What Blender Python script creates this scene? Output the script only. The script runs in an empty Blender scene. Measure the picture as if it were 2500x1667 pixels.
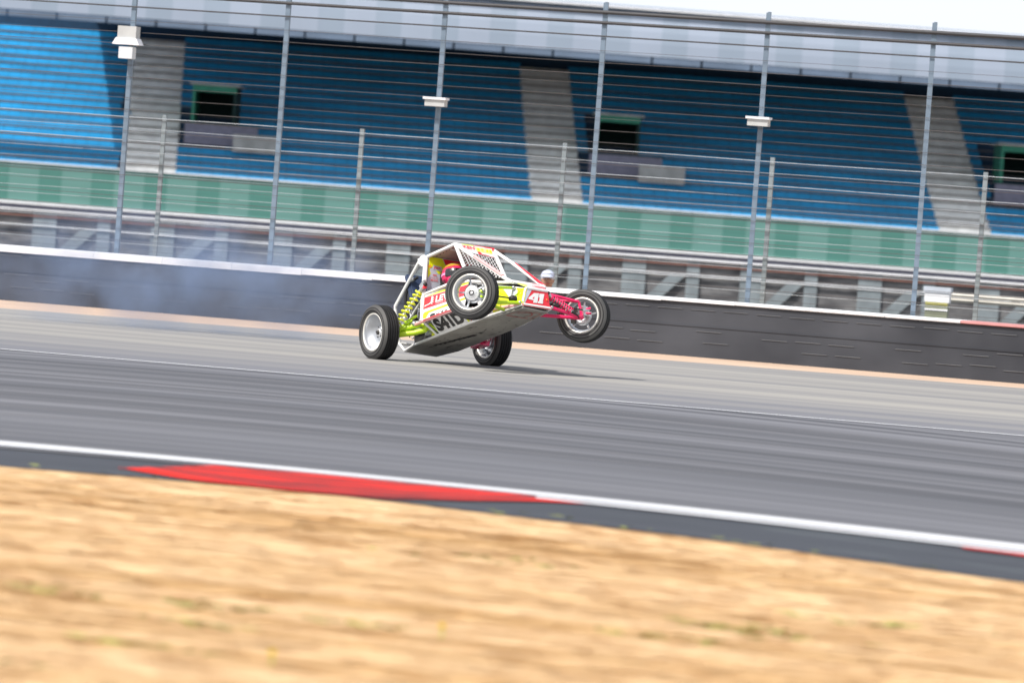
import bpy, bmesh, math, random
import numpy as np
from mathutils import Vector, Matrix
R = math.radians
rnd = random.Random(7)
scene = bpy.context.scene
col = scene.collection

# ---------------------------------------------------------------- camera
cam_d = bpy.data.cameras.new('camera')
cam = bpy.data.objects.new('camera', cam_d); col.objects.link(cam)
cam_d.sensor_width = 36; cam_d.lens = 174.24
cam_d.clip_start = 0.5; cam_d.clip_end = 6000
pt = math.atan(276/12100); rl = math.atan(.075)
Fv = Vector((0, math.cos(pt), -math.sin(pt))); R0 = Vector((1, 0, 0)); U0 = Vector((0, math.sin(pt), math.cos(pt)))
Rv = R0*math.cos(rl)+U0*math.sin(rl); Uv = U0*math.cos(rl)-R0*math.sin(rl)
cam.matrix_world = Matrix(((Rv.x, Uv.x, -Fv.x, 0), (Rv.y, Uv.y, -Fv.y, 0), (Rv.z, Uv.z, -Fv.z, 1.5), (0, 0, 0, 1)))
cam_d.dof.use_dof = True; cam_d.dof.focus_distance = 52.6; cam_d.dof.aperture_fstop = 3.0
scene.camera = cam

# ---------------------------------------------------------------- light
SUN = Vector((-.56, -.50, .90)).normalized()       # towards the sun
el = math.asin(SUN.z); az = math.atan2(SUN.x, SUN.y)
w = bpy.data.worlds.new('World'); scene.world = w; w.use_nodes = True
nt = w.node_tree; bg = nt.nodes['Background']
sky = nt.nodes.new('ShaderNodeTexSky'); sky.sky_type = 'NISHITA'; sky.sun_disc = False
sky.sun_elevation = el; sky.sun_rotation = az; sky.dust_density = 4.0; sky.air_density = 1.0; sky.ozone_density = 1.0
bg.inputs[1].default_value = .12
# broken white cloud, solid and bright towards the horizon
wc = nt.nodes.new('ShaderNodeTexCoord'); sx_ = nt.nodes.new('ShaderNodeSeparateXYZ'); nt.links.new(wc.outputs['Generated'], sx_.inputs[0])
wn = nt.nodes.new('ShaderNodeTexNoise'); wn.inputs['Scale'].default_value = 3.2; wn.inputs['Detail'].default_value = 6; nt.links.new(wc.outputs['Generated'], wn.inputs['Vector'])
wa = nt.nodes.new('ShaderNodeMapRange'); wa.inputs[1].default_value = .05; wa.inputs[2].default_value = .75; wa.inputs[3].default_value = .75; wa.inputs[4].default_value = -.12; nt.links.new(sx_.outputs[2], wa.inputs[0])
wb = nt.nodes.new('ShaderNodeMath'); wb.operation = 'ADD'; nt.links.new(wa.outputs[0], wb.inputs[0]); nt.links.new(wn.outputs[0], wb.inputs[1])
wm = nt.nodes.new('ShaderNodeMapRange'); wm.inputs[1].default_value = .48; wm.inputs[2].default_value = .72; nt.links.new(wb.outputs[0], wm.inputs[0])
wx = nt.nodes.new('ShaderNodeMix'); wx.data_type = 'RGBA'; nt.links.new(wm.outputs[0], wx.inputs[0]); nt.links.new(sky.outputs[0], wx.inputs[6]); wx.inputs[7].default_value = (6.6, 6.9, 7.3, 1)
nt.links.new(wx.outputs[2], bg.inputs[0])
sl = bpy.data.lights.new('sun', 'SUN'); sl.energy = 3.6; sl.angle = R(.5); sl.color = (1, .96, .9)
so = bpy.data.objects.new('sun', sl); col.objects.link(so)
so.rotation_mode = 'QUATERNION'; so.rotation_quaternion = SUN.to_track_quat('Z', 'Y')
vs = scene.view_settings; vs.view_transform = 'Standard'; vs.look = 'None'; vs.gamma = 1; vs.exposure = .3
scene.cycles.max_bounces = 6

# ---------------------------------------------------------------- helpers
def mat(name, c, rough=.5, metal=0, var=.12, scale=(4, 4, 4), c2=None, lo=.35, hi=.65, spec=.5, bump=0, detail=4, coat=0, uv=False):
    m = bpy.data.materials.new(name); m.use_nodes = True; t = m.node_tree; b = t.nodes['Principled BSDF']
    b.inputs['Roughness'].default_value = rough; b.inputs['Metallic'].default_value = metal
    b.inputs['Specular IOR Level'].default_value = spec; b.inputs['Coat Weight'].default_value = coat
    tc = t.nodes.new('ShaderNodeTexCoord'); mp = t.nodes.new('ShaderNodeMapping'); mp.inputs['Scale'].default_value = scale
    n = t.nodes.new('ShaderNodeTexNoise'); n.inputs['Scale'].default_value = 1; n.inputs['Detail'].default_value = detail
    t.links.new(tc.outputs['UV' if uv else 'Object'], mp.inputs[0]); t.links.new(mp.outputs[0], n.inputs['Vector'])
    r = t.nodes.new('ShaderNodeValToRGB'); e = r.color_ramp.elements
    e[0].position = lo; e[1].position = hi
    if c2 is None: c2 = tuple(x*(1-var) for x in c); c1 = tuple(min(1, x*(1+var*.6)) for x in c)
    else: c1 = c
    e[0].color = (*c2, 1); e[1].color = (*c1, 1)
    t.links.new(n.outputs[0], r.inputs[0]); t.links.new(r.outputs[0], b.inputs['Base Color'])
    if bump:
        bp = t.nodes.new('ShaderNodeBump'); bp.inputs['Strength'].default_value = bump; bp.inputs['Distance'].default_value = .02
        t.links.new(n.outputs[0], bp.inputs['Height']); t.links.new(bp.outputs[0], b.inputs['Normal'])
    m['ramp'] = r.name
    return m

def second(m, c, scale, lo, hi, amt=1, uv=False, detail=5):
    """mix a further colour into a material where a second noise is high"""
    t = m.node_tree; b = t.nodes['Principled BSDF']; src = b.inputs['Base Color'].links[0].from_socket
    tc = t.nodes.new('ShaderNodeTexCoord'); mp = t.nodes.new('ShaderNodeMapping'); mp.inputs['Scale'].default_value = scale
    mp.inputs['Location'].default_value = (3.1, 7.7, 1.3)
    n = t.nodes.new('ShaderNodeTexNoise'); n.inputs['Scale'].default_value = 1; n.inputs['Detail'].default_value = detail
    t.links.new(tc.outputs['UV' if uv else 'Object'], mp.inputs[0]); t.links.new(mp.outputs[0], n.inputs['Vector'])
    mr = t.nodes.new('ShaderNodeMapRange'); mr.inputs[1].default_value = lo; mr.inputs[2].default_value = hi; mr.inputs[4].default_value = amt
    t.links.new(n.outputs[0], mr.inputs[0])
    mx = t.nodes.new('ShaderNodeMix'); mx.data_type = 'RGBA'
    t.links.new(mr.outputs[0], mx.inputs[0]); t.links.new(src, mx.inputs[6]); mx.inputs[7].default_value = (*c, 1)
    t.links.new(mx.outputs[2], b.inputs['Base Color'])
    return m

class MB:
    def __init__(s): s.v = []; s.f = []; s.m = []; s.mats = []; s.sm = []; s.uv = {}
    def mi(s, m):
        if m not in s.mats: s.mats.append(m)
        return s.mats.index(m)
    def add(s, vs, fs, m, smooth=False):
        o = len(s.v); s.v += [tuple(v) for v in vs]; k = s.mi(m)
        for f in fs: s.f.append(tuple(i+o for i in f)); s.m.append(k); s.sm.append(smooth)
    def box(s, c, d, m, rot=None):
        x, y, z = d[0]/2, d[1]/2, d[2]/2
        vs = [Vector((a*x, b*y, e*z)) for a in (-1, 1) for b in (-1, 1) for e in (-1, 1)]
        if rot is not None: vs = [rot @ v for v in vs]
        vs = [v+Vector(c) for v in vs]
        s.add(vs, [(0, 1, 3, 2), (4, 6, 7, 5), (0, 4, 5, 1), (2, 3, 7, 6), (0, 2, 6, 4), (1, 5, 7, 3)], m)
    def tube(s, pts, r, m, n=10, cap=True):
        pts = [Vector(p) for p in pts]; rs = r if isinstance(r, (list, tuple)) else [r]*len(pts)
        T = []
        for i in range(len(pts)):
            a = pts[max(0, i-1)]; b = pts[min(len(pts)-1, i+1)]; T.append((b-a).normalized())
        u = T[0].orthogonal().normalized(); vs = []
        for i, p in enumerate(pts):
            u = (u-T[i]*u.dot(T[i])).normalized(); q = T[i].cross(u)
            for k in range(n):
                a = 2*math.pi*k/n; vs.append(p+(u*math.cos(a)+q*math.sin(a))*rs[i])
        fs = [(i*n+k, i*n+(k+1) % n, (i+1)*n+(k+1) % n, (i+1)*n+k) for i in range(len(pts)-1) for k in range(n)]
        s.add(vs, fs, m, True)
        if cap:
            s.add(vs[:n], [tuple(range(n))[::-1]], m); s.add(vs[-n:], [tuple(range(n))], m)
    def lathe(s, prof, m, n=48, ax='y', closed=False):
        # prof: list of (axial, radius); revolve about local y
        vs = []
        for (a, r) in prof:
            for k in range(n):
                t = 2*math.pi*k/n; vs.append((r*math.cos(t), a, r*math.sin(t)))
        L = len(prof); rng = range(L) if closed else range(L-1)
        s.add(vs, [(i*n+k, i*n+(k+1) % n, ((i+1) % L)*n+(k+1) % n, ((i+1) % L)*n+k) for i in rng for k in range(n)], m, True)
    def prism(s, poly, th, m, O=(0, 0, 0), U=(1, 0, 0), V=(0, 1, 0)):
        """flat polygon (2-D) with thickness th along U x V"""
        O, U, V = Vector(O), Vector(U), Vector(V); N = U.cross(V).normalized()*th; n = len(poly)
        a = [O+U*p[0]+V*p[1] for p in poly]; b = [p+N for p in a]
        s.add(a+b, [tuple(range(n))[::-1], tuple(range(n, 2*n))]+[(i, (i+1) % n, (i+1) % n+n, i+n) for i in range(n)], m)
    def sphere(s, c, r, m, nu=20, nv=12, rot=None):
        if not hasattr(r, '__len__'): r = (r, r, r)
        vs = []
        for j in range(nv+1):
            th = math.pi*j/nv
            for i in range(nu):
                ph = 2*math.pi*i/nu; v = Vector((r[0]*math.sin(th)*math.cos(ph), r[1]*math.sin(th)*math.sin(ph), r[2]*math.cos(th)))
                if rot is not None: v = rot @ v
                vs.append(v+Vector(c))
        s.add(vs, [(j*nu+i, (j+1)*nu+i, (j+1)*nu+(i+1) % nu, j*nu+(i+1) % nu) for j in range(nv) for i in range(nu)], m, True)
    def build(s, name, parent=None, **kw):
        me = bpy.data.meshes.new(name); me.from_pydata(s.v, [], s.f)
        for m in s.mats: me.materials.append(m)
        me.polygons.foreach_set('material_index', s.m); me.polygons.foreach_set('use_smooth', s.sm)
        me.update(); o = bpy.data.objects.new(name, me); col.objects.link(o)
        if parent is not None: o.parent = parent
        for k, v in kw.items(): o[k] = v
        return o
def empty(name, loc=(0, 0, 0), rz=0, **kw):
    o = bpy.data.objects.new(name, None); col.objects.link(o); o.location = loc; o.rotation_euler.z = rz; o.empty_display_size = .2
    for k, v in kw.items(): o[k] = v
    return o
def copy_tree(o, parent=None):
    c = o.copy(); col.objects.link(c); c.parent = parent
    for ch in list(o.children): copy_tree(ch, c)
    return c
_tc = {}
def text2d(s, bold=.0, shear=0):
    """flat triangles of a word, scaled to the unit square"""
    k = (s, bold, shear)
    if k not in _tc:
        cu = bpy.data.curves.new('t', 'FONT'); cu.body = s; cu.offset = bold; cu.shear = shear; cu.resolution_u = 4
        ob = bpy.data.objects.new('t', cu); me = bpy.data.meshes.new_from_object(ob)
        vs = [(v.co.x, v.co.y) for v in me.vertices]; fs = [tuple(p.vertices) for p in me.polygons]
        xs = [v[0] for v in vs]; ys = [v[1] for v in vs]
        _tc[k] = ([((x-min(xs))/(max(xs)-min(xs)), (y-min(ys))/(max(ys)-min(ys))) for x, y in vs], fs)
        bpy.data.objects.remove(ob); bpy.data.curves.remove(cu); bpy.data.meshes.remove(me)
    return _tc[k]
class Quad:
    """bilinear patch: a (u0v0) b (u1v0) c (u1v1) d (u0v1), outward offset along its normal"""
    def __init__(s, a, b, c, d, flip=False):
        s.p = [Vector(x) for x in (a, b, c, d)]; s.n = (s.p[1]-s.p[0]).cross(s.p[3]-s.p[0]).normalized()*(-1 if flip else 1)
    def at(s, u, v, h=0):
        a, b, c, d = s.p; return a.lerp(b, u).lerp(d.lerp(c, u), v)+s.n*h
    def decal(s, mb, poly, m, h=.002):
        mb.add([s.at(u, v, h) for u, v in poly], [tuple(range(len(poly)))], m)
    def grid(s, mb, m, nu=4, nv=3, h=0):
        mb.add([s.at(i/nu, j/nv, h) for j in range(nv+1) for i in range(nu+1)],
               [(j*(nu+1)+i, j*(nu+1)+i+1, (j+1)*(nu+1)+i+1, (j+1)*(nu+1)+i) for j in range(nv) for i in range(nu)], m)
    def text(s, mb, word, u0, u1, v0, v1, m, bold=0, shear=0, h=.004, slant=0):
        vs, fs = text2d(word, bold, shear)
        mb.add([s.at(u0+(u1-u0)*x+slant*y, v0+(v1-v0)*y, h) for x, y in vs], fs, m)
def lerp(a, b, t): return a+(b-a)*t

# ---------------------------------------------------------------- materials
M = {}
M['asphalt'] = mat('asphalt', (.165, .17, .19), .85, 0, c2=(.080, .085, .100), scale=(.05, 2.2, 1), lo=.38, hi=.62, uv=True, detail=7)
second(M['asphalt'], (.045, .048, .058), (.03, 1.6, 1), .45, .60, .8, uv=True)
second(M['asphalt'], (.27, .265, .275), (.10, 6.5, 1), .56, .70, .6, uv=True)
M['runoff'] = mat('runoff asphalt', (.32, .31, .285), .9, 0, c2=(.22, .218, .215), scale=(.04, .9, 1), uv=True, detail=7)
second(M['runoff'], (.17, .172, .185), (.04, .7, 1), .54, .72, .65, uv=True)
def fade_v(m, c, v0, v1):
    t = m.node_tree; b = t.nodes['Principled BSDF']; src = b.inputs['Base Color'].links[0].from_socket
    tc = t.nodes.new('ShaderNodeTexCoord'); sp = t.nodes.new('ShaderNodeSeparateXYZ'); t.links.new(tc.outputs['UV'], sp.inputs[0])
    mp = t.nodes.new('ShaderNodeMapping'); mp.inputs['Scale'].default_value = (.05, 1.3, 1); n = t.nodes.new('ShaderNodeTexNoise'); n.inputs['Scale'].default_value = 1; n.inputs['Detail'].default_value = 5
    t.links.new(tc.outputs['UV'], mp.inputs[0]); t.links.new(mp.outputs[0], n.inputs['Vector'])
    ad = t.nodes.new('ShaderNodeMath'); ad.operation = 'MULTIPLY_ADD'; ad.inputs[1].default_value = 9; t.links.new(n.outputs[0], ad.inputs[0]); t.links.new(sp.outputs[1], ad.inputs[2])
    mr = t.nodes.new('ShaderNodeMapRange'); mr.inputs[1].default_value = v0+4.5; mr.inputs[2].default_value = v1+4.5; mr.inputs[3].default_value = 1; mr.inputs[4].default_value = 0; t.links.new(ad.outputs[0], mr.inputs[0])
    mx = t.nodes.new('ShaderNodeMix'); mx.data_type = 'RGBA'; t.links.new(mr.outputs[0], mx.inputs[0]); t.links.new(src, mx.inputs[6]); mx.inputs[7].default_value = (*c, 1); t.links.new(mx.outputs[2], b.inputs['Base Color'])
fade_v(M['runoff'], (.155, .16, .18), 46, 52)
M['dark_asphalt'] = mat('dark asphalt', (.045, .052, .068), .9, 0, c2=(.028, .034, .046), scale=(.6, 9, 1), uv=True)
second(M['dark_asphalt'], (.20, .25, .24), (.7, 13, 1), .63, .69, .7, uv=True)
M['sand'] = mat('pale dust', (.56, .41, .30), .95, 0, var=.15, scale=(.5, 5, 1), uv=True)
M['line'] = mat('white road paint', (.74, .76, .79), .6, 0, c2=(.42, .44, .48), scale=(.4, 18, 1), lo=.25, hi=.5, uv=True)
M['kerb_red'] = mat('red kerb paint', (.85, .030, .018), .85, 0, c2=(.66, .02, .014), scale=(.8, 9, 1), uv=True, spec=.15)
second(M['kerb_red'], (.05, .03, .035), (1.1, 7, 1), .46, .56, .8, uv=True)
M['earth'] = mat('straw coloured earth', (.62, .42, .22), 1, 0, c2=(.52, .34, .155), scale=(2, 12, 3), detail=8)
M['field'] = mat('far field', (.13, .135, .13), 1, 0, var=.3, scale=(.2, .2, .2))
M['belt'] = mat('black rubber belt', (.052, .057, .070), .7, 0, c2=(.014, .017, .025), scale=(.7, 1, 1.0), detail=3, lo=.3, hi=.7)
M['belt_line'] = mat('drawn out bolts', (.13, .135, .145), .7)  # small belt bolts drawn out into long grey dashes
M['white_cap'] = mat('white wall capping', (.78, .79, .82), .6, 0, var=.08)
M['red_cap'] = mat('red wall capping', (.55, .26, .26), .6, 0, var=.1)
M['steel'] = mat('galvanised steel', (.17, .225, .29), .5, .3, var=.12)
M['pale_steel'] = mat('pale steel', (.62, .65, .68), .5, .1, var=.1)
M['wire_brown'] = mat('weathered cable', (.085, .075, .075), .7)
M['wire_pale'] = mat('bright cable', (.40, .44, .48), .5)
M['dark_rail'] = mat('dark top tube', (.045, .045, .05), .6)
M['seat'] = mat('blue plastic seat', (.010, .275, .56), .5, 0, var=.2, scale=(.5, 3, 3), spec=.3)
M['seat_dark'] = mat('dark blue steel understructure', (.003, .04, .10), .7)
M['step'] = mat('pale painted step', (.80, .82, .82), .85, 0, var=.15, scale=(2, 2, 2))
M['conc'] = mat('concrete', (.42, .43, .43), .9, 0, var=.18, scale=(2, 2, 2))
M['conc_dark'] = mat('brown concrete nosing', (.27, .25, .235), .9, 0, var=.18)
M['green_d'] = mat('dark green hoarding', (.065, .205, .175), .7, 0, var=.1, scale=(.3, 1, 6))
M['green_l'] = mat('post streak green', (.115, .26, .235), .7, 0, var=.1, scale=(.3, 1, 6))  # pale boards added to stand for slim posts smeared across the dark green
M['green_h'] = mat('green painted header', (.03, .26, .17), .6)
M['void'] = mat('near black green', (.012, .04, .04), .9)  # near-black green paints in the darkness of the open passages
M['fascia_a'] = mat('pale roof fascia', (.30, .355, .45), .6, 0, var=.04, scale=(.4, 1, .2))
M['fascia_b'] = mat('grey roof fascia', (.255, .315, .40), .6, 0, var=.04, scale=(.4, 1, .2))
M['trim'] = mat('shaded roof trim', (.12, .17, .25), .6, 0, var=.15, scale=(1, 1, 1))  # darker blue grey puts the lower fascia's shade into the colour
M['violet_wall'] = mat('violet grey wall', (.22, .22, .30), .8)
M['mottle'] = mat('weathered dark board', (.19, .19, .195), .9, 0, c2=(.07, .07, .076), scale=(1.3, 1, 5), detail=8)
M['pale_post'] = mat('pale grey post', (.21, .245, .265), .7, 0, var=.15, scale=(3, 3, 3))
def paint(n, c, **k): return mat(n, c, .38, 0, var=k.pop('var', .06), scale=(9, 9, 9), coat=.3, **k)
M['white'] = second(paint('white paint', (.82, .82, .80)), (.38, .33, .28), (16, 16, 16), .68, .78, .6)
M['red'] = paint('red paint', (.80, .018, .035)); M['pink'] = paint('pink paint', (.80, .012, .12))
M['yellow'] = paint('fluorescent yellow paint', (.80, .86, .01)); M['lime'] = paint('lime green paint', (.50, .72, .01))
M['grey_panel'] = paint('pale grey panel', (.55, .58, .66)); M['black_paint'] = paint('black vinyl', (.015, .015, .017))
M['pale_pink'] = paint('pale pink vinyl', (.85, .42, .42))
M['tyre'] = mat('tyre rubber', (.018, .018, .020), .7, 0, c2=(.010, .010, .011), scale=(6, 6, 6), spec=.25)  # tread rubber darkened to carry its shade in the colour
M['sidewall'] = mat('sunlit sidewall', (.085, .083, .080), .65, 0, c2=(.055, .054, .054), scale=(5, 5, 5))  # same rubber lightened, with the sunlight on the sidewall painted in
M['rim'] = mat('silver rim', (.56, .58, .61), .38, .75, var=.1, scale=(8, 8, 8))
M['rim_lip'] = mat('bright rim lip', (.80, .78, .72), .3, .35, var=.05)
M['hub'] = mat('machined hub', (.72, .72, .72), .35, .5, var=.1)
M['alu'] = mat('aluminium', (.55, .56, .58), .4, .8, var=.2, scale=(20, 20, 20))
M['dark_metal'] = mat('oily dark metal', (.045, .042, .04), .5, .5, var=.4, scale=(20, 20, 20))
M['black'] = mat('black rubber', (.012, .012, .013), .6); M['navy'] = mat('navy radiator shroud', (.035, .055, .11), .5, .1, var=.2, scale=(8, 8, 8))
M['under'] = mat('grey white underside', (.34, .33, .30), .6, 0, c2=(.26, .25, .225), scale=(5, 9, 5), detail=6)
second(M['under'], (.04, .035, .03), (9, 22, 9), .70, .76, .9)
M['mesh_w'] = paint('white mesh', (.80, .80, .80)); M['skin'] = mat('skin', (.50, .28, .20), .6); M['cloth_b'] = mat('dark race suit', (.03, .03, .04), .9)
M['helmet'] = mat('pink helmet', (.80, .03, .15), .3, 0, c2=(.55, .01, .06), scale=(14, 14, 14), coat=.4); M['visor'] = mat('dark visor', (.01, .01, .012), .12, 0, coat=1)
M['orange'] = paint('orange vinyl', (.9, .35, .03)); M['pinkv'] = paint('pale pink strap', (.85, .30, .55))

# ---------------------------------------------------------------- ground and road (sheets that follow the bend)
def curve(pts, sl, sr):
    def f(x):
        if x <= pts[0][0]: return pts[0][1]+(x-pts[0][0])*sl
        if x >= pts[-1][0]: return pts[-1][1]+(x-pts[-1][0])*sr
        for (a, b), (c, d) in zip(pts, pts[1:]):
            if x <= c:
                return b+(d-b)*(x-a)/(c-a)
    return f
def quadr(p0, p1, p2):
    A = np.array([[p[0]**2, p[0], 1] for p in (p0, p1, p2)]); k = np.linalg.solve(A, np.array([p[1] for p in (p0, p1, p2)]))
    def f(x):
        xc = max(-6, min(6, x)); y = k[0]*xc*xc+k[1]*xc+k[2]; return y+(x-xc)*(2*k[0]*xc+k[1])
    return f
f_grass = curve([(-2.77, 27.42), (-2.07, 27.40), (-1.36, 27.25), (-.58, 26.90), (0, 26.42), (1.03, 25.68), (1.63, 25.0), (2.57, 24.0)], -.12, -.9)
f_wl = quadr((-2.95, 28.92), (.064, 27.95), (2.77, 26.03))
f_wt = quadr((-3.0, 29.62), (.064, 28.52), (2.84, 26.76))
f_cl = lambda x: 45.355-.2938*x
f_run = lambda x: 62.20-.1400*x*1.0 if False else 62.12-.14*x
f_base = lambda x: 65.52-.3040*x
def sheet(name, fa, fb, z, m, x0=-90, x1=90, nv=1, **kw):
    xs = [x for x in np.concatenate([np.linspace(x0, -8, 12), np.linspace(-7.5, 7.5, 61), np.linspace(8, x1, 12)]) if x0-1e-6 <= x <= x1+1e-6] if x0 < -8 else list(np.linspace(x0, x1, 60))
    vs, fs, uv = [], [], []
    for x in xs:
        a, b = fa(x), fb(x)
        for j in range(nv+1):
            t = j/nv; vs.append((x, a+(b-a)*t, z)); uv.append((x, a+(b-a)*t-fa(x)+fa(0)))
    n = nv+1
    for i in range(len(xs)-1):
        for j in range(nv): fs.append((i*n+j, (i+1)*n+j, (i+1)*n+j+1, i*n+j+1))
    me = bpy.data.meshes.new(name); me.from_pydata(vs, [], fs); me.materials.append(m)
    ul = me.uv_layers.new(name='UVMap')
    for l in me.loops: ul.data[l.index].uv = uv[l.vertex_index]
    o = bpy.data.objects.new(name, me); col.objects.link(o)
    for k, v in kw.items(): o[k] = v
    return o
S = dict(kind='structure')
g = MB(); g.add([(-3000, -3000, -.03), (3000, -3000, -.03), (3000, 70, -.03), (-3000, 70, -.03)], [(0, 1, 2, 3)], M['earth'])
g.add([(-3000, 70, -.03), (3000, 70, -.03), (3000, 3000, -.03), (-3000, 3000, -.03)], [(0, 1, 2, 3)], M['field']); g.build('ground', **S)
sheet('verge', lambda x: f_grass(x)-.35, f_wl, -.006, M['dark_asphalt'], **S)
sheet('road', f_wl, f_cl, 0, M['asphalt'], nv=6, **S)
sheet('runoff', f_cl, f_run, 0, M['runoff'], nv=4, **S)
sheet('dust_strip', f_run, lambda x: max(f_base(x), f_run(x))+.5, -.001, M['sand'], **S)
sheet('edge_line', lambda x: f_wl(x)+.22, lambda x: f_wt(x)-.02, .004, M['line'], **S)
sheet('thin_edge_line', lambda x: f_wl(x)-.10, lambda x: f_wl(x)+.08, .004, M['line'], x0=.2, x1=60, **S)
sheet('track_line', lambda x: f_cl(x)-.06, lambda x: f_cl(x)+.06, .004, M['line'], **S)
kerb_t = lambda x: f_wl(x)+.10
def kerb_b(x):
    pts = [(-2.15, 27.72), (-1.7, 27.05), (-1.16, 26.75), (-.58, 26.65), (-.2, 27.0), (.25, 27.50), (.62, 27.66)]
    return curve(pts, 0, 0)(x)
sheet('kerb_paint', kerb_b, lambda x: min(kerb_t(x), lerp(27.6, 28.75, min(1, (x+2.15)/.5))), .002, M['kerb_red'], x0=-2.14, x1=.66, **S)
sheet('kerb_paint', lambda x: f_wl(x)-.32, lambda x: f_wl(x)-.12, .002, M['kerb_red'], x0=2.45, x1=6, **S)

# ---------------------------------------------------------------- dry grass: combed straw lying along the verge
rg = np.random.default_rng(3)
N = 170000
y = rg.uniform(14.6, 28.6, N); xr = rg.uniform(-1, 1, N)*(y*.112+.9)
gy = np.array([f_grass(float(a)) for a in np.linspace(-6, 6, 241)]); edge = np.interp(xr, np.linspace(-6, 6, 241), gy)
edge = edge+.12*np.sin(xr*2.1+1)+.08*np.sin(xr*5.3)+rg.normal(0, .05, N)
k = y < edge; x, y = xr[k], y[k]; N = len(x)
def vnoise(x, y, s, seed):
    r = np.random.default_rng(seed); G = r.uniform(0, 1, (256, 256)); u, v = x*s[0]+40, y*s[1]+40
    i, j = np.floor(u).astype(int), np.floor(v).astype(int); a, b = u-i, v-j; a = a*a*(3-2*a); b = b*b*(3-2*b); i %= 255; j %= 255
    return (G[i, j]*(1-a)+G[i+1, j]*a)*(1-b)+(G[i, j+1]*(1-a)+G[i+1, j+1]*a)*b
slope = -.42
u = x; v = y-slope*x
pat = .36*vnoise(u, v, (.4, 5.5), 1)+.34*vnoise(u, v, (.6, 14), 2)+.30*vnoise(u, v, (.2, 1.0), 3)
shade = np.clip((pat-.5)*2.4+.70+rg.normal(0, .10, N), 0, 1)
green = np.zeros(N)
for (gx, gyy, sx, sy, a) in [(-1.05, 18.69, .22, .16, .9), (-1.10, 17.94, .22, .12, .6), (1.04, 19.45, .2, .2, .8), (.61, 18.88, .25, .12, .5), (1.48, 20.4, .2, .15, .5), (-1.74, 18.93, .25, .15, .7), (-.56, 18.46, .2, .1, .7), (-1.22, 16.89, .2, .1, .6), (-2.0, 16.0, .4, .3, .5), (0, 22.5, .3, .2, .3)]:
    green = np.maximum(green, a*np.exp(-((x-gx)/sx)**2-((v-(gyy-slope*gx))/sy)**2))
green = np.maximum(green, .45*np.clip(1-np.abs(y-np.interp(x, np.linspace(-6, 6, 241), gy))/.35, 0, 1)*vnoise(x, y, (2.3, 2.3), 5))
isg = rg.uniform(0, 1, N) < green*.20
ang = math.atan(slope)+rg.normal(0, .06, N)+np.where(rg.uniform(0, 1, N) < .5, 0, math.pi)
ln = np.where(isg, rg.uniform(.06, .15, N), rg.uniform(.22, .60, N)); wd = rg.uniform(.004, .009, N)*1.3; zt = np.where(isg, rg.uniform(.006, .018, N), rg.uniform(.001, .005, N))
dx, dy = np.cos(ang), np.sin(ang); zb = rg.uniform(-.020, -.012, N)
P = np.zeros((N, 4, 3), np.float32)
P[:, 0] = np.c_[x-dy*wd*.5, y+dx*wd*.5, zb]; P[:, 1] = np.c_[x+dy*wd*.5, y-dx*wd*.5, zb]
P[:, 2] = np.c_[x+dx*ln*.55+dy*wd*.45, y+dy*ln*.55-dx*wd*.45, zb+zt*.9]
P[:, 3] = np.c_[x+dx*ln, y+dy*ln, zb+zt*.7]
me = bpy.data.meshes.new('dry_grass'); me.vertices.add(N*4); me.vertices.foreach_set('co', P.ravel())
b4 = np.arange(N)[:, None]*4; F = np.concatenate([b4+np.array([0, 1, 2]), b4+np.array([0, 2, 3])], 1).reshape(-1).astype(np.int32)
me.loops.add(len(F)); me.loops.foreach_set('vertex_index', F); me.polygons.add(N*2)
me.polygons.foreach_set('loop_start', np.arange(N*2, dtype=np.int32)*3); me.update(calc_edges=True)
at = me.attributes.new('tone', 'FLOAT_COLOR', 'POINT')
A, B_, C_ = np.array([.74, .53, .31]), np.array([.53, .325, .14]), np.array([.22, .24, .06])
Cc = A*shade[:, None]+B_*(1-shade[:, None]); Cc[isg] = C_*rg.uniform(.7, 1.6, (isg.sum(), 1))
at.data.foreach_set('color', np.repeat(np.c_[Cc, np.ones(N)], 4, 0).ravel().astype(np.float32))
gm = bpy.data.materials.new('dry grass'); gm.use_nodes = True; gb = gm.node_tree.nodes['Principled BSDF']; gb.inputs['Roughness'].default_value = .8
gb.inputs['Specular IOR Level'].default_value = .2
an = gm.node_tree.nodes.new('ShaderNodeAttribute'); an.attribute_name = 'tone'; gm.node_tree.links.new(an.outputs['Color'], gb.inputs['Base Color'])
me.materials.append(gm); go = bpy.data.objects.new('dry_grass', me); col.objects.link(go)
go['kind'] = 'stuff'; go['label'] = 'dry straw coloured grass covering the verge in the foreground'; go['category'] = 'grass'
pet = mat('yellow petals', (.85, .62, .01), .7)
for i, (fx, fy) in enumerate([(-.181, 18.096), (-.723, 16.483)]):
    e = empty('dandelion', (fx, fy, -.02), label=['small yellow flower in the dry grass, the farther one below the red kerb', 'small yellow flower in the dry grass near the bottom edge, the nearer one'][i], category='flower', group='yellow flowers in the dry grass')
    a = MB(); a.tube([(0, 0, 0), (.006, 0, .025), (.004, -.004, .05)], .0025, M['lime'], 6); a.build('stem', e)
    a = MB()
    for q in range(28):
        t = q*2.4; rr = .022*(.55+.45*(q % 3)/2); c, s_ = math.cos(t), math.sin(t)
        a.add([(.004+c*.003-s_*.003, -.004+s_*.003+c*.003, .050), (.004+c*.003+s_*.003, -.004+s_*.003-c*.003, .050), (.004+c*rr, -.004+s_*rr, .056+.006*(q % 3))], [(0, 1, 2)], pet)
    a.sphere((.004, -.004, .052), (.012, .012, .008), pet, 8, 6); a.build('bloom', e)

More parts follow.
